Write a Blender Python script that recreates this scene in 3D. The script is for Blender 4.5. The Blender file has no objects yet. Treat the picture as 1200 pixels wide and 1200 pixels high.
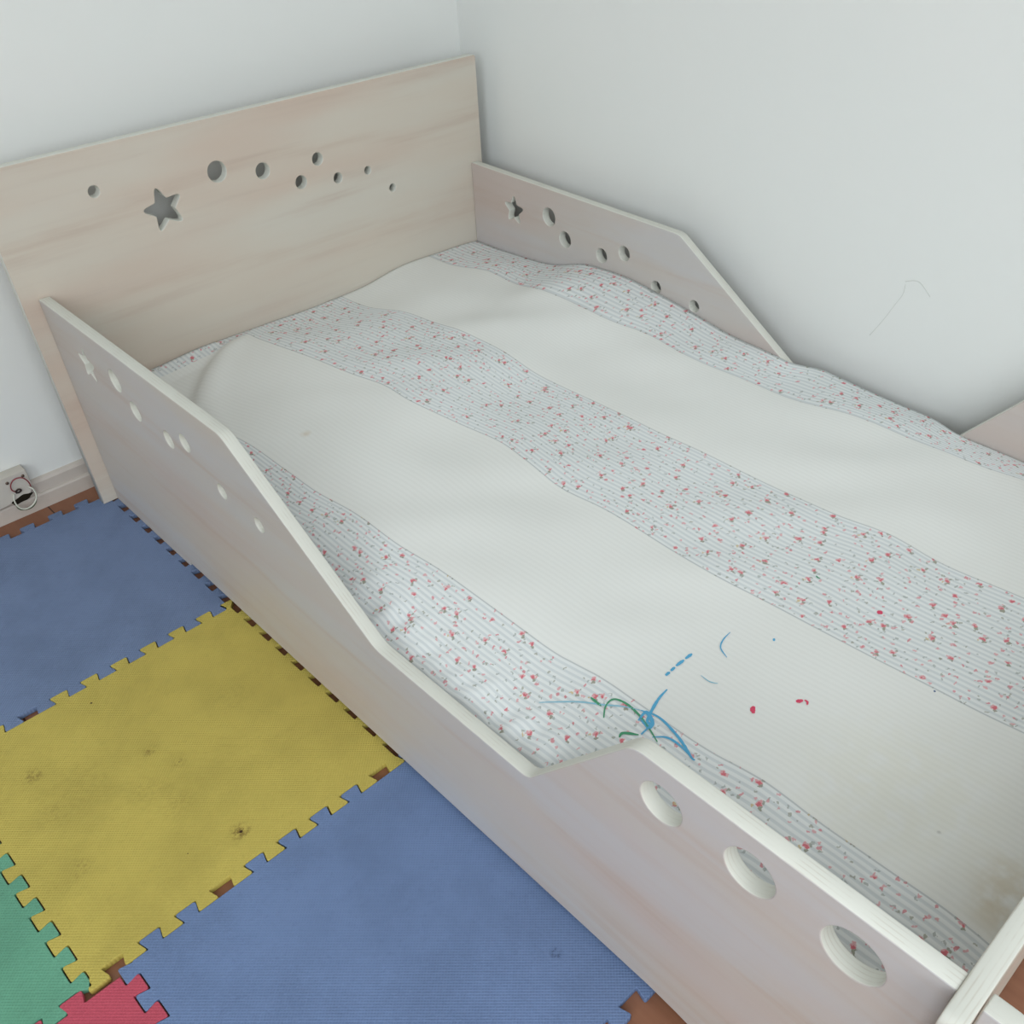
import bpy, bmesh, math, random
from mathutils import Vector, Matrix, Euler
random.seed(7)
SC = bpy.context.scene
COL = SC.collection

# ------------------------------------------------------------ camera
cam_d = bpy.data.cameras.new('camera')
cam = bpy.data.objects.new('camera', cam_d); COL.objects.link(cam)
cam.location = (-.4258, -1.6306, 1.0723)
cam.rotation_euler = Euler((.8531, .0106, -.7834), 'XYZ')
cam_d.sensor_width = 36; cam_d.lens = 1109.16/1200*36
cam_d.shift_x = (600-664.5)/1200; cam_d.shift_y = (672-600)/1200
cam_d.clip_start = .01
SC.camera = cam
# ------------------------------------------------------------ world, lights, exposure
w = bpy.data.worlds.new('sky'); SC.world = w; w.use_nodes = True
bg = w.node_tree.nodes['Background']; bg.inputs[0].default_value = (.80, .90, 1, 1); bg.inputs[1].default_value = 1.0
def area(name, loc, rot, sx, sy, power, colr):
    l = bpy.data.lights.new(name, 'AREA'); l.shape = 'RECTANGLE'; l.size = sx; l.size_y = sy; l.energy = power; l.color = colr
    o = bpy.data.objects.new(name, l); o.location = loc; o.rotation_euler = rot; COL.objects.link(o); return o
area('window_daylight', (-.85, -3.16, 1.55), (math.radians(82), 0, 0), 1.7, 1.3, 25, (.93, .97, 1.0))
area('side_window_daylight', (-2.36, -2.3, 1.6), (math.radians(82), 0, math.radians(-100)), 1.3, 1.3, 32, (.90, .955, 1.0))
vs = SC.view_settings
vs.view_transform = 'Standard'; vs.look = 'None'; vs.gamma = 1; vs.exposure = -0.06
try: vs.use_curve_mapping = False
except Exception: pass

# ------------------------------------------------------------ material helpers
def lin(c):
    return tuple((x/255/12.92 if x/255 <= .04045 else ((x/255+.055)/1.055)**2.4) for x in c)+(1,)
class NT:
    def __init__(s, name, rough=.7, spec=.3):
        s.m = bpy.data.materials.new(name); s.m.use_nodes = True; s.t = s.m.node_tree
        s.b = s.t.nodes['Principled BSDF']; s.b.inputs['Roughness'].default_value = rough
        s.b.inputs['Specular IOR Level'].default_value = spec
    def n(s, typ, **kw):
        o = s.t.nodes.new(typ)
        for k, v in kw.items(): setattr(o, k, v)
        return o
    def set(s, sock, v):
        if isinstance(v, bpy.types.NodeSocket): s.t.links.new(v, sock)
        elif v is not None: sock.default_value = v
    def math(s, op, a, b=None, c=None, clamp=False):
        o = s.n('ShaderNodeMath', operation=op, use_clamp=clamp)
        s.set(o.inputs[0], a); s.set(o.inputs[1], b)
        if c is not None: s.set(o.inputs[2], c)
        return o.outputs[0]
    def mix(s, f, a, b):
        o = s.n('ShaderNodeMix', data_type='RGBA'); s.set(o.inputs[0], f); s.set(o.inputs[6], a); s.set(o.inputs[7], b); return o.outputs[2]
    def ramp(s, f, a, b):                                   # smooth step from a to b
        o = s.n('ShaderNodeMapRange', interpolation_type='SMOOTHSTEP'); s.set(o.inputs[0], f); o.inputs[1].default_value = a; o.inputs[2].default_value = b; return o.outputs[0]
    def noise(s, vec, scale, detail=3, rough=.5):
        o = s.n('ShaderNodeTexNoise'); s.set(o.inputs['Vector'], vec); o.inputs['Scale'].default_value = scale; o.inputs['Detail'].default_value = detail; o.inputs['Roughness'].default_value = rough; return o.outputs[0]
    def obj(s): return s.n('ShaderNodeTexCoord').outputs['Object']
    def uv(s): return s.n('ShaderNodeTexCoord').outputs['UV']
    def mapping(s, vec, loc=(0,0,0), scale=(1,1,1)):
        o = s.n('ShaderNodeMapping'); s.set(o.inputs[0], vec); o.inputs[1].default_value = loc; o.inputs[3].default_value = scale; return o.outputs[0]
    def sep(s, vec):
        o = s.n('ShaderNodeSeparateXYZ'); s.set(o.inputs[0], vec); return o.outputs
    def bump(s, h, strength=.3, dist=.001):
        o = s.n('ShaderNodeBump'); o.inputs['Strength'].default_value = strength; o.inputs['Distance'].default_value = dist; s.set(o.inputs['Height'], h); s.t.links.new(o.outputs[0], s.b.inputs['Normal'])
    def spot(s, vec, x, y, r, soft=.5, ax=(0, 1)):          # stain with a shape of its own
        o = s.sep(vec)
        dx = s.math('SUBTRACT', o[ax[0]], x); dy = s.math('SUBTRACT', o[ax[1]], y)
        d = s.math('SQRT', s.math('ADD', s.math('MULTIPLY', dx, dx), s.math('MULTIPLY', dy, dy)))
        return s.math('SUBTRACT', 1, s.ramp(d, r*(1-soft), r*(1+soft)))
    def color(s, c): s.set(s.b.inputs['Base Color'], c)
def flat(name, rgb, rough=.6, spec=.3, metal=0):
    m = NT(name, rough, spec); n = m.noise(m.obj(), 60, 2)
    a = lin(rgb); m.color(m.mix(n, a, tuple(min(1, x*.93) for x in a[:3])+(1,))); m.b.inputs['Metallic'].default_value = metal
    return m.m

def wood(name, along, across, base=(207,197,183), pink=(203,183,168), pale=(207,201,189), seed=0):
    # whitewashed plywood, the grain runs along one axis
    m = NT(name, .55, .3)
    sc = [6, 6, 6]; sc[along] = 1.6; sc[across] = 9
    v = m.mapping(m.obj(), (seed, seed*.7, seed*.3), tuple(sc))
    d = m.noise(v, .9, 4, .55)
    sc2 = [30, 30, 30]; sc2[along] = 3; sc2[across] = 60
    f = m.noise(m.mapping(m.obj(), (seed,)*3, tuple(sc2)), 1, 4, .6)
    xyz = m.sep(m.obj())
    q = m.math('ADD', m.math('MULTIPLY', xyz[across], 42), m.math('MULTIPLY', d, 13))
    band = m.math('MULTIPLY_ADD', m.math('SINE', q), .5, .5)
    band = m.math('POWER', band, 5)
    c = m.mix(m.ramp(d, .36, .66), lin(base), lin(pale))
    big = m.noise(m.mapping(m.obj(), (seed+4, 2, 1), tuple(x*.8 for x in sc)), 1.1, 2)
    c = m.mix(m.math('MULTIPLY', m.ramp(big, .42, .7), .75), c, lin(pink))
    c = m.mix(m.math('MULTIPLY', m.math('MULTIPLY', band, m.ramp(f, .3, .7)), .36), c, lin((186,162,146)))
    c = m.mix(m.math('MULTIPLY', m.ramp(f, .5, .8), .22), c, lin((184,168,158)))
    m.color(c); m.bump(f, .12, .0006)
    return m.m
def wood_edge(name, thick_axis, t0):
    m = NT(name, .6, .3); x = m.sep(m.obj())
    f = m.math('MULTIPLY', m.math('SUBTRACT', x[thick_axis], t0), 1/.018)
    n = m.noise(m.obj(), 22, 3)
    f2 = m.math('MULTIPLY_ADD', n, .10, f)
    s = m.math('POWER', m.math('MULTIPLY_ADD', m.math('SINE', m.math('MULTIPLY', f2, 2*math.pi*4)), .5, .5), 6)
    nn = m.noise(m.mapping(m.obj(), scale=(40, 40, 40)), 1, 3)
    c = m.mix(m.math('MULTIPLY', s, m.math('MULTIPLY', m.ramp(nn, .35, .75), .4)), lin((216,216,207)), lin((182,172,155)))  # edges paler than the faces: sanded wood plus overhead light in the colour
    m.color(c); return m.m

M = {}
M['head'] = wood('plywood_headboard', 0, 2, seed=1.3)
M['foot'] = wood('plywood_footboard', 0, 2, seed=4.3)
M['rail'] = wood('plywood_rail', 1, 2, base=(196,189,182), pink=(197,180,172), pale=(194,193,194), seed=2.7)
M['edge_x'] = wood_edge('plywood_edge_rail', 0, 0)
M['edge_y'] = wood_edge('plywood_edge_board', 1, 0)

# wall paint
def wall_mat():
    m = NT('wall_paint', .75, .25); n = m.noise(m.obj(), 5, 4); n2 = m.noise(m.obj(), 240, 2)
    m.color(m.mix(n, lin((230,233,230)), lin((234,235,232)))); m.bump(n2, .06, .001); return m.m
M['wall'] = wall_mat()
M['skirting'] = flat('skirting_paint', (206,197,188), .45, .4)
def floor_mat():
    m = NT('brown_laminate', .45, .4); v = m.mapping(m.obj(), scale=(60, 3, 1)); f = m.noise(v, 1, 5, .6)
    x = m.sep(m.obj())
    seam = m.math('LESS_THAN', m.math('FRACT', m.math('MULTIPLY', x[0], 1/.12)), .02)
    c = m.mix(f, lin((128,84,62)), lin((158,110,84))); c = m.mix(seam, c, lin((70,45,32))); m.color(c); return m.m
M['floor'] = floor_mat()
def mat_foam(name, rgb, stains=(), dark=None, c_st=(120,98,50)):
    m = NT(name, .75, .25); o = m.obj(); x = m.sep(o)
    k = 2*math.pi/.0048
    h = m.math('MULTIPLY', m.math('SINE', m.math('MULTIPLY', x[0], k)), m.math('SINE', m.math('MULTIPLY', x[1], k)))
    n = m.noise(o, 9, 5, .6); n2 = m.noise(o, 150, 2)
    a = lin(rgb); b = tuple(q*.86 for q in a[:3])+(1,)
    c = m.mix(m.ramp(n, .35, .7), a, b)
    c = m.mix(m.math('MULTIPLY', m.ramp(n2, .55, .8), .25), c, tuple(q*.7 for q in a[:3])+(1,))
    for (sx, sy, r, st) in stains:
        rg = m.math('MULTIPLY', m.ramp(m.noise(o, 170, 4, .7), .42, .62), m.spot(o, sx, sy, r, .7))
        c = m.mix(m.math('MULTIPLY', rg, st), c, lin(c_st))
    if dark:
        for (sx, sy, r) in dark: c = m.mix(m.spot(o, sx, sy, r, .3), c, lin((60,38,25)))
    m.color(c); m.bump(h, .40, .0009); return m.m
M['blue'] = mat_foam('blue_foam', (116,134,168))
M['blue_near'] = mat_foam('blue_foam_speckled', (114,136,176), [(-.0603,-1.2299,.006,.8)], None, (50,60,85))
M['yellow'] = mat_foam('yellow_foam', (198,180,92), [(-.2349,-.8185,.011,.9),(-.3923,-.5353,.012,.6),(-.2566,-.6098,.008,.6),(-.4062,-.7236,.014,.3),(-.2371,-.6571,.008,.4),(-.2882,-.6708,.02,.18),(-.35,-.60,.04,.12),(-.27,-.72,.02,.15),(-.12,-.60,.03,.12),(-.40,-.62,.02,.15)],
                       [(-.2349,-.8195,.0022),(-.2765,-.4631,.0016),(-.2371,-.6571,.0008),(-.30,-.80,.0008)])
M['green'] = mat_foam('green_foam', (108,168,140))
M['red'] = mat_foam('red_foam', (196,84,102))

# ------------------------------------------------------------ mesh helpers
def tag(o, label=None, cat=None, group=None, kind=None):
    if label: o['label'] = label
    if cat: o['category'] = cat
    if group: o['group'] = group
    if kind: o['kind'] = kind
    return o
def empty(name, loc):
    o = bpy.data.objects.new(name, None); o.empty_display_size = .05; o.location = loc; COL.objects.link(o); return o
def link(name, me, mats=(), parent=None):
    o = bpy.data.objects.new(name, me)
    for m in mats: me.materials.append(m)
    COL.objects.link(o)
    if parent:
        o.parent = parent; o.matrix_parent_inverse = Matrix.Translation(-parent.location)
    return o
def round_poly(pts, seg=6):
    out = []; n = len(pts)
    for i, p in enumerate(pts):
        r = p[2] if len(p) > 2 else 0
        P = Vector(p[:2])
        if r <= 0: out.append(P); continue
        A = Vector(pts[i-1][:2]); B = Vector(pts[(i+1) % n][:2])
        u = (A-P).normalized(); v = (B-P).normalized(); ang = u.angle(v)
        d = min(r/math.tan(ang/2), (A-P).length*.48, (B-P).length*.48)
        p0 = P+u*d; p1 = P+v*d
        for k in range(seg+1):
            t = k/seg; out.append(p0*(1-t)**2+P*2*t*(1-t)+p1*t*t)
    return out
def circle(a, b, r, n=40): return [Vector((a+r*math.cos(2*math.pi*k/n), b+r*math.sin(2*math.pi*k/n))) for k in range(n)]
def star(a, b, R, rin, ang, mir=1):
    pts = []
    for k in range(10):
        rr = R if k % 2 == 0 else rin
        t = math.radians(ang+36*k)*mir
        pts.append((a+rr*math.cos(t), b+rr*math.sin(t), .0060*R/.042 if k % 2 == 0 else .003))
    return round_poly(pts, 4)
def plate(name, loops, frame, c0, thick, bev, mats, parent=None):
    """loops: outline and holes in (a,b); frame maps (a,b,c) to xyz; the board fills c0..c0+thick"""
    cu = bpy.data.curves.new('tmp', 'CURVE'); cu.dimensions = '2D'; cu.fill_mode = 'BOTH'
    cu.extrude = thick/2-bev; cu.bevel_depth = bev; cu.bevel_resolution = 1; cu.offset = -bev
    for L in loops:
        sp = cu.splines.new('POLY'); sp.points.add(len(L)-1)
        for i, p in enumerate(L): sp.points[i].co = (p[0], p[1], 0, 1)
        sp.use_cyclic_u = True
    to = bpy.data.objects.new('tmp', cu); COL.objects.link(to)
    dg = bpy.context.evaluated_depsgraph_get(); dg.update()
    me = bpy.data.meshes.new_from_object(to.evaluated_get(dg)); bpy.data.objects.remove(to); bpy.data.curves.remove(cu)
    me.materials.clear(); me.name = name
    for v in me.vertices: v.co = frame(v.co.x, v.co.y, v.co.z+c0+thick/2)
    bm = bmesh.new(); bm.from_mesh(me)
    bmesh.ops.remove_doubles(bm, verts=bm.verts, dist=1e-6)
    bmesh.ops.recalc_face_normals(bm, faces=bm.faces)
    ax = Vector(frame(0, 0, 1))-Vector(frame(0, 0, 0))
    for f in bm.faces: f.material_index = 0 if (len(mats) < 2 or abs(f.normal.dot(ax)) > .9) else 1
    bm.to_mesh(me); bm.free()
    return link(name, me, mats, parent)
YZ = lambda a, b, c: (c, a, b)
XZ = lambda a, b, c: (a, c, b)
XY = lambda a, b, c: (a, b, c)
def box(name, lo, hi, mat, parent=None, bev=0):
    bm = bmesh.new(); bmesh.ops.create_cube(bm, size=1)
    for v in bm.verts: v.co = Vector([lo[i]+(v.co[i]+.5)*(hi[i]-lo[i]) for i in range(3)])
    if bev: bmesh.ops.bevel(bm, geom=bm.edges[:]+bm.verts[:], offset=bev, segments=3, affect='EDGES', profile=.6)
    me = bpy.data.meshes.new(name); bm.to_mesh(me); bm.free(); return link(name, me, [mat], parent)
def tube(name, pts, r, mat, parent=None, cyclic=False, n=10, rr=None):
    bm = bmesh.new(); rings = []; P = [Vector(p) for p in pts]; N = len(P)
    for i, p in enumerate(P):
        a = P[i-1] if (i > 0 or cyclic) else P[0]; b = P[(i+1) % N] if (i < N-1 or cyclic) else P[-1]
        t = (b-a).normalized(); u = t.cross(Vector((0, 1, .01))).normalized(); v = t.cross(u)
        q = rr[i] if rr else r
        rings.append([bm.verts.new(p+(u*math.cos(2*math.pi*k/n)+v*math.sin(2*math.pi*k/n))*q) for k in range(n)])
    for i in range(N if cyclic else N-1):
        A = rings[i]; B = rings[(i+1) % N]
        for k in range(n): bm.faces.new((A[k], A[(k+1) % n], B[(k+1) % n], B[k]))
    if not cyclic: bm.faces.new(rings[0][::-1]); bm.faces.new(rings[-1])
    bmesh.ops.recalc_face_normals(bm, faces=bm.faces)
    for f in bm.faces: f.smooth = True
    me = bpy.data.meshes.new(name); bm.to_mesh(me); bm.free(); return link(name, me, [mat], parent)
def catmull(pts, k=6, closed=False):
    P = [Vector(p) for p in pts]; out = []; n = len(P)
    for i in range(n if closed else n-1):
        p0 = P[i-1] if (closed or i > 0) else P[0]; p1 = P[i]; p2 = P[(i+1) % n]; p3 = P[(i+2) % n] if (closed or i < n-2) else P[-1]
        for j in range(k):
            t = j/k; out.append(.5*((2*p1)+(-p0+p2)*t+(2*p0-5*p1+4*p2-p3)*t*t+(-p0+3*p1-3*p2+p3)*t**3))
    if not closed: out.append(P[-1])
    return out

# ------------------------------------------------------------ room
XL, XR, YF, YB, ZC = -2.4, .975, -3.2, .10, 2.5
def struct(o): o['kind'] = 'structure'; return o
struct(box('floor', (XL, YF, -.05), (XR, YB, 0), M['floor']))
struct(box('ceiling', (XL-.1, YF-.1, ZC), (XR+.1, YB+.1, ZC+.1), M['wall']))
struct(box('wall_back', (XL-.1, YB, -.05), (XR+.1, YB+.1, ZC), M['wall']))
wr = struct(box('wall_right', (XR, YF-.1, -.05), (XR+.1, YB, ZC), M['wall']))
def rect(a0, a1, b0, b1): return [Vector(p) for p in ((a0, b0), (a1, b0), (a1, b1), (a0, b1))]
# walls behind the camera, each with its window opening
struct(plate('wall_front', [rect(XL-.1, XR, -.05, ZC), rect(-1.75, .25, .9, 2.25)], XZ, YF-.1, .1, .0005, [M['wall']]))
struct(plate('wall_left', [rect(YF, YB, -.05, ZC), rect(-3.0, -1.6, .9, 2.25)], YZ, XL-.1, .1, .0005, [M['wall']]))

def skirt_profile(name, a0, a1, frame):
    prof = [(0, 0), (.014, 0), (.014, .027), (.012, .030), (.0085, .031), (.0085, .051), (.0055, .056), (0, .058)]
    bm = bmesh.new(); R = []
    for a in (a0, a1): R.append([bm.verts.new(frame(a, d, z)) for d, z in prof])
    n = len(prof)
    for k in range(n): bm.faces.new((R[0][k], R[0][(k+1) % n], R[1][(k+1) % n], R[1][k]))
    bm.faces.new(R[0][::-1]); bm.faces.new(R[1]); bmesh.ops.recalc_face_normals(bm, faces=bm.faces)
    me = bpy.data.meshes.new(name); bm.to_mesh(me); bm.free(); return struct(link(name, me, [M['skirting']]))
skirt_profile('baseboard_back', XL, XR-.0145, lambda a, d, z: (a, YB-d, z))
skirt_profile('baseboard_right', YF, YB, lambda a, d, z: (XR-d, a, z))

# faint pencil line on the right wall
pm = flat('pencil_grey', (210,212,206), .8)
pts = [(-.9995, .4275), (-.9968, .4284), (-.985, .4235), (-.983, .4180), (-.9825, .4009), (-.9725, .3786), (-.9591, .3485), (-.9409, .3142)]
tube('pencil_line', catmull([(XR-.0001, a, b) for a, b in pts[3:]], 5), .0004, pm, wr, n=6)
tube('pencil_line', catmull([(XR-.0001, a, b) for a, b in [(-.9817, .4223), (-.9968, .4284), (-1.0092, .4265), (-1.0281, .4112)]], 5), .0005, pm, wr, n=6)

# ------------------------------------------------------------ the bed
T = .018; W = .9; Z0 = .0102
ZR, ZL = .4095, .2265
Y1, Y2, Y3, Y4, YFB = -.5747, -.869, -1.1476, -1.2921, -1.6006
bed = empty('toddler_bed', (.45, -.8, Z0))
tag(bed, 'low whitewashed plywood child bed with star and circle cutouts, standing in the corner', 'bed')
holes_h = [(.1225,.5445,.0092),(.3351,.5248,.0175),(.4205,.5058,.0138),(.4925,.4683,.0118),(.535,.500,.0112),(.572,.4567,.0095),(.641,.4544,.0075),(.6935,.4083,.0075)]
XHL, XHR, HH = -.0444, .9315, .6105
head_loop = round_poly([(XHL, Z0), (XHR, Z0), (XHR, HH, .006), (XHL, HH, .03)])
hb = plate('headboard', [head_loop]+[circle(a, b, r) for a, b, r in holes_h]+[star(.2265, .4890, .0425, .0185, 99)], XZ, .0, T, .0016, [M['head'], M['edge_y']], bed)
holes_r = [(-.2361,.3539,.0180),(-.282,.3197,.0160),(-.3843,.3158,.0140),(-.4435,.3367,.0140),(-.5274,.295,.0118),(-.6215,.2871,.0112),
           (-1.329,.3600,.0240),(-1.4265,.3600,.0260),(-1.527,.3565,.0285)]
rail_pts = [(-.0006, Z0), (-.0006, ZR, .003), (Y1, ZR, .04), (Y2, ZL, .05), (Y3, ZL, .022), (Y4, ZR, .03), (YFB+.0002, ZR), (YFB+.0002, Z0),
            (-1.42, Z0, .01), (-1.375, .018, .03), (-1.335, .0215, .02), (-.2850, .0205, .003), (-.2797, Z0, .002)]
rl = [round_poly(rail_pts, 8)]+[circle(a, b, r) for a, b, r in holes_r]+[star(-.1302, .341, .034, .015, 92)]
plate('side_rail', rl, YZ, -T, T, .0016, [M['rail'], M['edge_x']], bed)
plate('side_rail', rl, YZ, W, T, .0016, [M['rail'], M['edge_x']], bed)
fb_loop = round_poly([(XHL, Z0), (XHR, Z0), (XHR, ZR+.0015, .012), (XHL, ZR+.0015, .012)])
plate('footboard', [fb_loop], XZ, YFB-T, T, .0016, [M['foot'], M['edge_y']], bed)
# rail tenons that come out beyond the foot and head boards
for x0 in (-T, W):
    tb = round_poly([(YFB-T-.0012, .06), (YFB-T-.0012, ZR-.0005, .002), (YFB-T-.038, ZR-.0005, .018), (YFB-T-.038, .06, .015)])
    plate('rail_tenon', [tb], YZ, x0, T, .0016, [M['rail'], M['edge_x']], bed)
    th = round_poly([(T+.0012, .09), (T+.0012, .38), (T+.038, .38, .018), (T+.038, .09, .015)])
    plate('rail_tenon', [th], YZ, x0, T, .0016, [M['rail'], M['edge_x']], bed)
for k in range(11):
    y = -.10-k*.14
    box('bed_slat', (.0006, y-.035, .036), (W-.0006, y+.035, .052), M['foot'], bed, .002)

# ------------------------------------------------------------ mattress
mm = flat('mattress_cotton', (225,226,222), .9, .1)
mt = box('mattress', (.010, -1.588, .0525), (.890, -.012, .180), mm, None, .028)
tag(mt, 'white mattress inside the child bed, under the striped floral quilt', 'mattress')

# ------------------------------------------------------------ quilt
CP=[ # x,y,z,sigma
(0.0,0,.222),(.11,0,.236),(.245,0,.2355),(.304,0,.232),(.43,0,.231),(.544,0,.23),(.69,0,.246),(.806,0,.2525),(.897,0,.232),
(.9,-.09,.248),(.9,-.158,.245),(.9,-.225,.2585),(.9,-.373,.2965),(.9,-.465,.2995),(.9,-.574,.287),(.9,-.658,.264),(.9,-.756,.261),(.9,-.8126,.257),(.9,-.90,.252),(.9,-1.0,.25),(.9,-1.15,.25),(.9,-1.3,.25),(.9,-1.6,.24),
(0,-.2,.205),(.08,-.12,.222),(.15,-.2,.228),(0,-.4,.21),(0,-.6,.21),(0,-.8,.213),(0,-.9455,.211),(0,-1.04,.211),(0,-1.13,.216),(0,-1.3,.228),(0,-1.6,.228),
(.12,-.4,.245),(.12,-.6,.246),(.12,-.8,.248),(.12,-1.0,.25),(.12,-1.2,.25),(.13,-1.45,.25),(.13,-1.6,.245),
(.27,-.12,.252),(.25,-.25,.25),(.27,-.4,.252),(.25,-.7,.246),(.25,-1,.252),(.25,-1.3,.25),(.28,-1.6,.25),
(.45,-.2,.25),(.45,-.42,.262),(.42,-.58,.245),(.45,-.75,.254),(.45,-1,.252),(.45,-1.3,.25),(.45,-1.6,.25),
(.65,-.2,.252),(.65,-.42,.268),(.65,-.6,.25),(.65,-.85,.256),(.65,-1.1,.252),(.65,-1.5,.25),
(.78,-.2,.256),(.78,-.42,.28),(.78,-.62,.268),(.78,-.85,.255),(.78,-1.1,.252),(.78,-1.5,.25)]
def zq(x,y):
    a=b=0
    for (cx,cy,cz) in CP:
        d2=((x-cx)**2*1.3+(y-cy)**2)/(.075**2)
        w=math.exp(-.5*d2)+1e-4/(1+d2)
        a+=w*cz;b+=w
    z=a/b
    z+=.0016*math.sin(x*38+y*9+1.3*math.sin(y*17))*math.sin(y*14+.7) + .0012*math.sin(y*31+x*12)*math.cos(x*19)
    if y>-.42 and x<.34:
        F=((-.45,.03),(-.3,.058),(-.25,.070),(-.18,.1),(-.135,.137),(-.093,.18),(-.06,.214),(-.02,.272),(.01,.29))
        for (ya,xa),(yb,xb) in zip(F,F[1:]):
            if ya<=y<=yb: f=xa+(xb-xa)*(y-ya)/(yb-ya)
        d=f-x; s=max(0,min(1,(d+.012)/.045)); s=s*s*(3-2*s); e=max(0,min(1,-y/.05))*max(0,min(1,(y+.42)/.12))
        z+=e*(.006*math.exp(-((d+.03)/.03)**2)-.013*s)
    if x<.07: t=(.07-x)/.07; z-=.010*t*t
    return z

B1= [(-0.0226, 0.7587), (-0.1095, 0.7622), (-0.1314, 0.7907), (-0.2003, 0.7871), (-0.3702, 0.7607), (-0.3868, 0.7675), (-0.5325, 0.7658), (-0.6133, 0.7882), (-0.7, 0.7761), (-0.8269, 0.7943), (-0.9163, 0.7967), (-1.0214, 0.8312), (-1.0641, 0.8334), (-1.143, 0.8367), (-1.2311, 0.8373), (-1.2901, 0.8534)]
B2= [(-0.0081, 0.5324), (-0.1291, 0.5372), (-0.1688, 0.5621), (-0.2791, 0.5656), (-0.3996, 0.5683), (-0.451, 0.568), (-0.5388, 0.5644), (-0.7077, 0.5715), (-0.808, 0.5678), (-0.9896, 0.579), (-1.0988, 0.5851), (-1.132, 0.5823), (-1.2242, 0.6054), (-1.2746, 0.5971), (-1.3232, 0.5986), (-1.406, 0.6067)]
B3= [(-0.0449, 0.3054), (-0.1305, 0.3146), (-0.2156, 0.3277), (-0.3061, 0.3385), (-0.387, 0.3581), (-0.4581, 0.3494), (-0.5534, 0.3724), (-0.6566, 0.3847), (-0.7479, 0.3689), (-0.8267, 0.3581), (-0.8776, 0.3664), (-0.9826, 0.366), (-1.0926, 0.3591), (-1.1793, 0.3722), (-1.2574, 0.3735), (-1.3127, 0.3771), (-1.3819, 0.3853), (-1.459, 0.3898), (-1.5051, 0.3973)]
B4= [(-0.303, 0.1017), (-0.3417, 0.1062), (-0.3947, 0.1115), (-0.5579, 0.1097), (-0.6217, 0.1216), (-0.7284, 0.1173), (-0.8158, 0.1258), (-0.9152, 0.1258), (-1.0048, 0.126), (-1.059, 0.1259), (-1.103, 0.1381), (-1.1412, 0.134), (-1.2332, 0.1366), (-1.2857, 0.1368), (-1.3427, 0.1476), (-1.3703, 0.144), (-1.4617, 0.1433), (-1.5144, 0.1426), (-1.549, 0.1498), (-1.5957, 0.143)]
def interp(tab, y, slope_lo=0.0, slope_hi=0.0):
    tab = sorted(tab)
    if y <= tab[0][0]: return tab[0][1]+(tab[0][0]-y)*slope_lo
    if y >= tab[-1][0]: return tab[-1][1]+(y-tab[-1][0])*slope_hi
    for (a, u), (b, v) in zip(tab, tab[1:]):
        if a <= y <= b: return u+(v-u)*(y-a)/(b-a)
def smooth_tab(tab, slope_lo, slope_hi):
    return [(y, sum(interp(tab, y+d, slope_lo, slope_hi)*w for d, w in ((-.035,.15),(-.018,.2),(0,.3),(.018,.2),(.035,.15)))) for y in [(-1.62+.012*i) for i in range(136)]]
S1 = smooth_tab(B1, .03, 0); S2 = smooth_tab(B2, .02, 0); S3 = smooth_tab(B3, .05, 0); S4 = smooth_tab(B4, 0, -.22)
def sstep(t): t = max(0, min(1, t)); return t*t*(3-2*t)
def xright(y):                                             # spills over the low middle of the wall-side rail
    return .8975+.036*sstep((-.838-y)/.06)*sstep((y+1.175)/.10)
def xleft(y): return .0035+.0010*math.sin(y*60)
UW = [0, .135, .370, .575, .815, .905]
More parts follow.
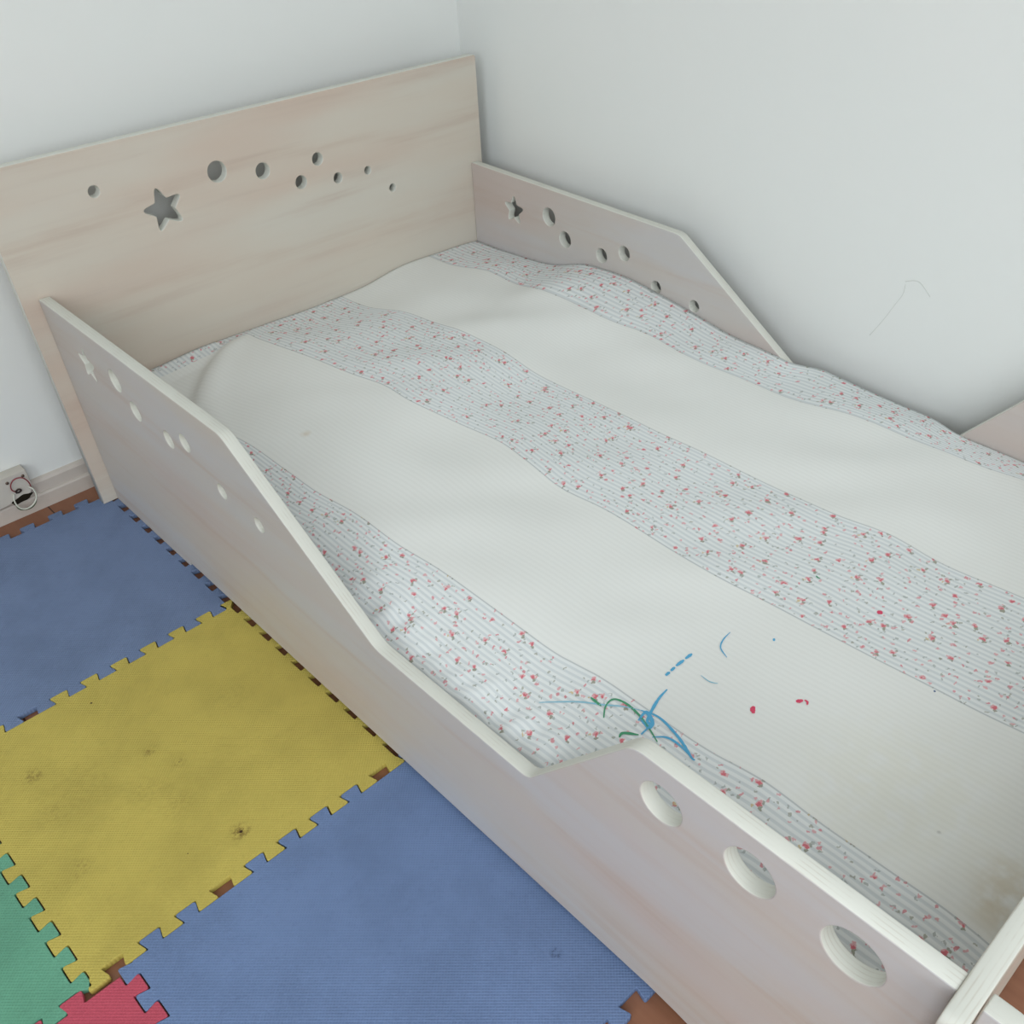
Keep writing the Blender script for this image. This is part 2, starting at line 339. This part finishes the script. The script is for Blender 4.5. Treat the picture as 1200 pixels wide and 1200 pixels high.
def quilt():
    segs = [14, 26, 24, 26, 14]; ny = 300
    bm = bmesh.new(); uvl = bm.loops.layers.uv.new('UVMap'); grid = []
    for j in range(ny+1):
        y = -1.5975+j*(1.595)/ny
        bx = [xleft(y), interp(S4, y), interp(S3, y), interp(S2, y), interp(S1, y), xright(y)]
        row = []
        xr, xl = bx[5], bx[0]
        spill = (xr-.8975)/.036
        # hem hidden between mattress and rail on the left
        row.append((xl+.001, y, .13, -.10, 4)); row.append((xl, y, zq(xl, y)-.030, -.02, 4)); row.append((xl, y, zq(xl, y)-.010, -.006, 4))
        for s in range(5):
            for k in range(segs[s]+(1 if s == 4 else 0)):
                t = k/segs[s]; x = bx[s]*(1-t)+bx[s+1]*t
                z = zq(x, y)
                if s == 4 and spill > .01: z = max(z-.010*t*t*spill, .2345)
                # small puckers on the near edge
                pk = math.exp(-((x-.03)/.03)**2)*(.0022*math.sin(y*75+2*math.sin(y*23))+.0012*math.sin(y*170+x*90))
                row.append((x, y, z+pk, UW[s]*(1-t)+UW[s+1]*t, s))
        lx = xr; zr = row[-1][2]
        row.append((lx+.0006, y, zr-(.004 if spill > .004 else .02), .925, 4)); row.append((lx+(.0006 if spill > .004 else -.002), y, zr-.005 if spill > .004 else .13, 1.0, 4))
        grid.append([(bm.verts.new((a, b, c)), u) for a, b, c, u, s in row])
    # hems at head and foot
    def hem(rowv, y, dz):
        return [(bm.verts.new((v.co.x, y, max(.13, min(v.co.z, v.co.z-dz)))), u) for v, u in rowv]
    grid = [hem(grid[0], -1.5985, .08), hem(grid[0], -1.5985, .008)]+grid+[hem(grid[-1], -.0015, .006), hem(grid[-1], -.0015, .08)]
    nx = len(grid[0]); cuts = [0]
    edges = [3]; 
    for s in segs: edges.append(edges[-1]+s)
    for j in range(len(grid)-1):
        for i in range(nx-1):
            q = (grid[j][i], grid[j][i+1], grid[j+1][i+1], grid[j+1][i])
            f = bm.faces.new([a[0] for a in q]); f.smooth = True
            for lp, a in zip(f.loops, q): lp[uvl].uv = (a[1], a[0].co.y)
            s = 0
            while s < 4 and i >= edges[s+1]: s += 1
            f.material_index = 0 if s in (0, 2, 4) else 1
            if a_head(j, len(grid)) and q[0][0].co.x < .30: f.material_index = 0
    me = bpy.data.meshes.new('quilt'); bm.to_mesh(me); bm.free(); return me
def a_head(j, n): return j > n-9
def floral():
    m = NT('floral_seersucker', .9, .1); uv = m.uv(); x = m.sep(uv)
    nz = m.n('ShaderNodeTexNoise'); m.set(nz.inputs['Vector'], uv); nz.inputs['Scale'].default_value = 220; nz.inputs['Detail'].default_value = 2
    off = m.n('ShaderNodeVectorMath', operation='SCALE'); sub = m.n('ShaderNodeVectorMath', operation='SUBTRACT')
    m.set(sub.inputs[0], nz.outputs['Color']); sub.inputs[1].default_value = (.5, .5, .5); m.set(off.inputs[0], sub.outputs[0]); off.inputs['Scale'].default_value = .0095
    add = m.n('ShaderNodeVectorMath', operation='ADD'); m.set(add.inputs[0], uv); m.set(add.inputs[1], off.outputs[0]); duv = add.outputs[0]
    def vor(scale, loc=(0, 0, 0)):
        v = m.n('ShaderNodeTexVoronoi', voronoi_dimensions='2D'); m.set(v.inputs['Vector'], m.mapping(duv, loc)); v.inputs['Scale'].default_value = scale; v.inputs['Randomness'].default_value = 1.0
        c = m.sep(v.outputs['Color']); return v.outputs['Distance'], c
    def dot(scale, loc, r, pr=None):
        d, c = vor(scale, loc); mk = m.math('SUBTRACT', 1, m.ramp(d, r*scale*.75, r*scale*1.1))
        if pr is not None: mk = m.math('MULTIPLY', mk, m.math('GREATER_THAN', c[0], pr))
        return mk, c
    # the ribs of the fabric
    rb = m.math('MULTIPLY_ADD', m.math('SINE', m.math('MULTIPLY', x[0], 2*math.pi/.0076)), .5, .5)
    c = m.mix(m.ramp(rb, .15, .75), lin((212,217,218)), lin((230,233,232)))
    leaf = lin((140,140,118)); grey = lin((162,168,164)); rose = lin((212,112,122)); pink = lin((222,160,164)); yel = lin((206,178,110))
    S = 27
    for (sc, loc, r, pr, cc, a) in ((S, (.0035,.0040,0), .0026, .25, leaf, .8), (S, (-.0045,.0025,0), .0020, .45, leaf, .7), (S, (.0050,-.0035,0), .0018, .72, yel, .7),
                                    (64, (.31,.12,0), .0018, .40, grey, .7), (55, (.71,.52,0), .0016, .50, leaf, .6), (58, (.17,.42,0), .0019, .38, pink, .75),
                                    (44, (.11,.82,0), .0021, .40, rose, .7), (S, (0,0,0), .0035, .12, pink, .85), (S, (.0006,.0008,0), .0022, .12, rose, .9)):
        mk, _ = dot(sc, loc, r, pr); c = m.mix(m.math('MULTIPLY', mk, a), c, cc)
    # stitched seams where the bands meet
    for u in (.135-.0012, .370+.0012, .575-.0012, .815+.0012):
        d = m.math('ABSOLUTE', m.math('SUBTRACT', x[0], u)); c = m.mix(m.math('MULTIPLY', m.math('SUBTRACT', 1, m.ramp(d, .0004, .0014)), .35), c, lin((150,150,146)))
    m.color(c)
    hh = m.math('ADD', rb, m.math('MULTIPLY', m.noise(m.mapping(uv, scale=(1, .35, 1)), 130, 2), .8))
    m.bump(hh, .24, .0009); return m.m
def white_band():
    m = NT('white_seersucker', .9, .1); uv = m.uv(); x = m.sep(uv)
    rb = m.math('MULTIPLY_ADD', m.math('SINE', m.math('MULTIPLY', x[0], 2*math.pi/.0076)), .5, .5)
    o = m.obj()
    c = m.mix(m.ramp(rb, .1, .8), lin((230,231,227)), lin((233,234,230)))
    for sx, sy, r, st, cc in ((.1825,-.4124,.007,.35,(196,170,130)),(.2086,-1.5846,.03,.45,(196,178,140)),(.1716,-1.5823,.02,.4,(200,184,150)),(.2168,-1.502,.0018,.6,(110,112,105)),(.23,-1.45,.09,.22,(222,218,190))):
        sp = m.math('MULTIPLY', m.spot(o, sx, sy, r, .8), m.ramp(m.noise(o, 40, 3), .25, .6)); c = m.mix(m.math('MULTIPLY', sp, st), c, lin(cc))
    m.color(c)
    hh = m.math('ADD', rb, m.math('MULTIPLY', m.noise(m.mapping(uv, scale=(1, .35, 1)), 110, 2), .9))
    m.bump(hh, .07, .0006); return m.m
ql = link('quilt', quilt(), [floral(), white_band()])
tag(ql, 'thin quilt with white and rose-print bands lying rumpled over the child bed', 'quilt')

# felt pen scribbles: ink ribbons lying in the cloth
def ztop(x, y):
    bx = [xleft(y), interp(S4, y), interp(S3, y), interp(S2, y)]
    return zq(x, y)+math.exp(-((x-.03)/.03)**2)*(.0022*math.sin(y*75+2*math.sin(y*23))+.0012*math.sin(y*170+x*90))
def ink(name, pts, wd, mat, label):
    P = catmull([(a, b, 0) for a, b in pts], 6); bm = bmesh.new(); L = []
    for i, p in enumerate(P):
        a = P[max(0, i-1)]; b = P[min(len(P)-1, i+1)]; t = (b-a).normalized(); nrm = Vector((-t.y, t.x, 0))
        w2 = wd*(.35+.65*min(1, 3*min(i, len(P)-1-i)/len(P)+.15))*(.85+.3*random.random())/2
        r = []
        for s in (-1, 1):
            q = p+nrm*w2*s; r.append(bm.verts.new((q.x, q.y, ztop(q.x, q.y)+.0007)))
        L.append(r)
    for i in range(len(L)-1): bm.faces.new((L[i][0], L[i][1], L[i+1][1], L[i+1][0]))
    bmesh.ops.recalc_face_normals(bm, faces=bm.faces)
    for f in bm.faces:
        if f.normal.z < 0: f.normal_flip()
    me = bpy.data.meshes.new(name); bm.to_mesh(me); bm.free(); o = link(name, me, [mat], ql); o['label'] = label; return o
ib = flat('blue_ink', (98,176,216), .8, .1); ilb = flat('pale_blue_ink', (150,200,218), .8, .1); ig = flat('green_ink', (84,158,120), .8, .1); ir = flat('red_ink', (222,84,112), .8, .1)
ink('pen_mark', [(0.0654,-1.078),(0.0766,-1.0916),(0.0936,-1.1159),(0.1073,-1.1427),(0.1195,-1.1625),(0.1282,-1.1814)], .0022, ilb, 'pale blue felt pen line')
ink('pen_mark', [(0.1282,-1.1814),(0.1344,-1.2022),(0.1307,-1.2275),(0.1248,-1.247),(0.1176,-1.2637),(0.1173,-1.2692)], .0032, ib, 'blue felt pen line')
ink('pen_mark', [(0.1704,-1.1839),(0.1558,-1.1853),(0.1407,-1.1891),(0.1225,-1.196),(0.1195,-1.2024),(0.1042,-1.2031)], .0036, ib, 'blue felt pen line')
for a, b in (((0.2336,-1.1689),(0.2215,-1.1686)), ((0.2190,-1.1686),(0.2050,-1.1681)), ((0.2025,-1.1682),(0.1945,-1.1688)), ((.1925,-1.1688),(.1850,-1.1690))):
    ink('pen_mark', [a, ((a[0]+b[0])/2, (a[1]+b[1])/2), b], .0040, ib, 'blue felt pen dash')
ink('pen_mark', [(0.2956,-1.1783),(0.2792,-1.1803),(0.266,-1.1869),(0.2588,-1.202)], .0018, ib, 'thin blue felt pen curve')
ink('pen_mark', [(0.2137,-1.1985),(0.2132,-1.2119),(0.2178,-1.221)], .0014, ilb, 'thin pale blue felt pen curve')
ink('pen_mark', [(0.1095,-1.215),(0.1193,-1.2264),(0.1213,-1.2428),(0.1176,-1.2637)], .0026, ib, 'blue felt pen line')
ink('pen_mark', [(0.1161,-1.1885),(0.1301,-1.1872),(0.1249,-1.2013),(0.1162,-1.2035),(.1190,-1.190)], .0046, ib, 'blue felt pen blot')
ink('pen_mark', [(0.1059,-1.1233),(0.1043,-1.1416)], .0030, ig, 'green felt pen stroke')
ink('pen_mark', [(0.0945,-1.1549),(0.1074,-1.1458),(0.1199,-1.1465),(0.1243,-1.162),(0.1222,-1.183),(0.1162,-1.2035),(0.1084,-1.2233)], .0026, ig, 'green felt pen curve')
ink('pen_mark', [(0.0862,-1.1869),(0.0929,-1.1863),(0.102,-1.2014)], .0034, ig, 'green felt pen stroke')
ink('pen_mark', [(0.219,-1.2715),(0.214,-1.2732),(0.2100,-1.2775)], .0052, ir, 'red felt pen dot')
ink('pen_mark', [(0.2667,-1.305),(0.263,-1.303),(.2595,-1.3005)], .0050, ir, 'red felt pen dot')
ink('pen_mark', [(0.2680,-1.3060),(0.2680,-1.3100),(.2640,-1.3125)], .0026, ir, 'red felt pen dot')
ink('pen_mark', [(0.458,-1.288),(0.4556,-1.29),(.4530,-1.292)], .0072, ir, 'red felt pen dot')
ink('pen_mark', [(0.3245,-1.2230),(0.3227,-1.2243),(.3205,-1.2255)], .0030, ib, 'blue felt pen dot')

ink('pen_mark', [(0.3845,-1.4040),(0.3834,-1.4049),(.3822,-1.4058)], .0024, flat('dark_blue_ink', (92,112,150), .8, .1), 'dark blue felt pen dot')
ink('pen_mark', [(0.4580,-1.1940),(0.4563,-1.1971),(.4570,-1.2010)], .0022, ig, 'small green felt pen tick')
# ------------------------------------------------------------ foam puzzle mats
PP = .04966; TH = .011; MX, MY = -.0256, .0128
def gridpt(u, v):
    u *= PP; v *= PP
    return Vector((MX+math.cos(TH)*u-math.sin(TH)*v, MY+math.sin(TH)*u+math.cos(TH)*v))
DP = .18
def tile(name, x0, x1, y0, y1, top, bottom, left, right, mat, label, z=.0004):
    """edges lie on the joint lines; every list holds the centres of the teeth on that side (grid units)"""
    g = .012
    def teeth(cs, lo, hi, fwd, pitch):
        tip, neck = .30*pitch-g, .20*pitch-g; out = []
        for c in sorted(cs, reverse=not fwd):
            s = 1 if fwd else -1
            seq = [(c-s*neck, 0), (c-s*tip, 1), (c+s*tip, 1), (c+s*neck, 0)]
            out += seq
        return out
    pts = []
    b = DP
    def ring(cs, lo, hi, fwd, place, pitch):
        for a, k in teeth(cs, lo, hi, fwd, pitch):
            if k == 0 and not (lo+b*1.02 <= a <= hi-b*1.02): continue
            a = max(lo+b*1.02, min(hi-b*1.02, a)) if k == 0 else a
            pts.append(tuple(place(a, k))+(.06 if k else .03,))
    L, R, B_, T_ = x0+b, x1-b, y0+b, y1-b
    pts.append((L, B_, .02)); ring(bottom, x0, x1, True, lambda a, k: (a, B_-k*(2*b-g)), .96)
    pts.append((R, B_, .02)); ring(right, y0, y1, True, lambda a, k: (R+k*(2*b-g), a), .92)
    pts.append((R, T_, .02)); ring(top, x0, x1, False, lambda a, k: (a, T_+k*(2*b-g)), .96)
    pts.append((L, T_, .02)); ring(left, y0, y1, False, lambda a, k: (L-k*(2*b-g), a), .92)
    P2 = round_poly(pts, 3)
    P3 = [gridpt(p.x, p.y) for p in P2]
    o = plate(name, [P3], XY, z, .0096, .0007, [mat]); tag(o, label, 'foam mat', 'interlocking foam mats beside the bed'); return o
fr = lambda a, n, s: [a+s*k for k in range(n)]
# far blue
tile('foam_mat', -9.05, .12, -8.62, .42,
     [-9.0+.1, -7.9, -6.9, -5.9, -4.9, -3.88, -2.98, -1.94, -.95],
     [-.40, -1.37, -2.34, -3.31, -4.28, -5.23, -6.17, -7.12, -8.1],
     fr(-8.1, 9, .92), [-.50, -1.42, -2.34, -3.27, -4.19, -5.10, -6.0, -6.92, -7.82, ], M['blue'],
     'blue foam puzzle mat in the far corner, between baseboard, headboard and yellow mat')
tile('foam_mat', -9.12, .14, -17.82, -8.62,
     [-.02, -.88, -1.86, -2.83, -3.8, -4.76, -5.7, -7.6, -8.55],
     [-8.85, -7.95, -7.0, -6.05, -5.09, -4.12, -3.13, -2.14, -1.16, -.2],
     [-17.22, -16.32, -15.4, -14.5, -13.6, -12.7, -11.8, -10.9, -10.0, -9.1],
     [-9.4-.93*k for k in range(9)], M['yellow'], 'yellow foam puzzle mat with brown specks, lying between the two blue mats')
tile('foam_mat', -8.24, .95, -27.08, -17.82,
     [-7.47, -6.52, -4.6, -3.62, -2.64, -1.65, .3],
     [-8.0, -7.0, -6.05, -5.1, -4.2, -3.1, -2.05, -1.07, -.08],
     [-18.2+.0, -19.09, -20.0, -20.9, -21.8, -22.7, -23.6, -24.5, -25.4, -26.3],
     [-18.6-.93*k for k in range(9)], M['blue_near'], 'blue foam puzzle mat nearest the camera, between the red mat and the bed')
tile('foam_mat', -17.45, -8.26, -27.2, -17.97,
     [-9.47, -10.4, -11.35, -12.3, -13.2, -14.2, -15.1, -16.1, -17.0],
     [-16.8+.95*k for k in range(9)], fr(-27+.4, 9, .95), [-18.63, -19.54, -20.45, -21.35, -22.25, -23.15, -24.05, -24.95, -25.85], M['red'],
     'red foam puzzle mat at the front edge, touching green, yellow and blue mats')
tile('foam_mat', -18.3, -9.14, -17.95, -8.8,
     fr(-17.6, 9, .95), [-9.92, -10.87, -11.82, -12.75, -13.7, -14.65, -15.6, -16.55, -17.5], fr(-17.4, 9, .93),
     [-17.66, -16.77, -15.86, -14.95, -14.05, -13.15, -12.25, -11.35, -10.45, -9.55], M['green'],
     'green foam puzzle mat on the left, beside the yellow mat')

# ------------------------------------------------------------ cable outlet on the baseboard
dark = flat('painted_hole_shade', (34,30,22), .9, .1); plm = flat('outlet_paint', (204,198,188), .5, .4); scm = flat('screw_metal', (120,104,92), .4, .5, .6)
wred = flat('red_insulation', (140,48,56), .4, .5); wwh = flat('white_insulation', (216,218,204), .4, .5); wgr = flat('green_insulation', (78,92,66), .5, .4); wbr = flat('black_tape', (52,40,38), .6, .3)
ou = empty('cable_outlet', (-.16, .0845, .06))
tag(ou, 'painted cable outlet plate above the baseboard, left of the headboard, wires poking out', 'outlet')
pl = round_poly([(-.235, .034), (-.137, .046), (-.129, .060), (-.129, .0955, .002), (-.235, .0955, .002)], 3)
plate('cover_plate', [pl], XZ, .0755, .0242, .0012, [plm], ou)
for sx, sz in ((-.1375, .0855), (-.1660, .0835)):
    tube('screw', [(sx, .0748, sz), (sx, .0760, sz)], .0030, scm, ou, n=14)
bm = bmesh.new(); bmesh.ops.create_uvsphere(bm, u_segments=20, v_segments=10, radius=1)  # solid dark plug: the shade inside the cable opening is painted on
for v in bm.verts:
    k = 1+.13*math.sin(5*math.atan2(v.co.z, v.co.x)+1)
    x = v.co.x*.0195*k; z = v.co.z*.0062*k; a = math.radians(8)
    v.co = Vector((-.1545+x*math.cos(a)-z*math.sin(a), .0752+v.co.y*.0016, .0430+x*math.sin(a)+z*math.cos(a)))
me = bpy.data.meshes.new('cable_opening_shade'); bm.to_mesh(me); bm.free(); tag(link('cable_opening_shade', me, [dark], ou), 'dark plug painted as the shade inside the broken-out cable opening')
def loop(pts, r, mat, label, closed=False, y=.0715):
    P = catmull([(a, y+dy, b) for a, b, dy in pts], 6, closed); o = tube('wire', P, r, mat, ou, closed); o['label'] = label
loop([(-0.1600, 0.0612, 0.0030), (-0.1645, 0.0693, 0.0000), (-0.1636, 0.0793, -0.0020), (-0.1575, 0.0874, -0.0030), (-0.1490, 0.0897, -0.0040), (-0.1411, 0.0866, -0.0040), (-0.1358, 0.0783, -0.0030), (-0.1334, 0.0685, -0.0010), (-0.1329, 0.0596, 0.0030)], .0011, wred, 'red insulated wire loop')
loop([(-0.1641, 0.0586, 0.0030), (-0.1685, 0.0474, 0.0000), (-0.1674, 0.0342, -0.0020), (-0.1597, 0.0261, -0.0040), (-0.1472, 0.0262, -0.0040), (-0.1363, 0.0341, -0.0040), (-0.1313, 0.0452, -0.0030), (-0.1325, 0.0565, -0.0010), (-0.1374, 0.0619, 0.0030)], .0014, wwh, 'white insulated wire loop')
loop([(-0.1689, 0.0413, 0.0030), (-0.1676, 0.0288, 0.0000), (-0.1592, 0.0223, 0.0000), (-0.1473, 0.0208, 0.0000), (-0.1367, 0.0279, 0.0000), (-0.1310, 0.0387, 0.0030)], .0011, wgr, 'dark green insulated wire')
loop([(-0.1606, 0.0613, 0.0030), (-0.1543, 0.0657, 0.0000), (-0.1508, 0.0629, -0.0010), (-0.1552, 0.0595, 0.0000), (-0.1599, 0.0591, 0.0030)], .0016, wbr, 'dark taped wire end')
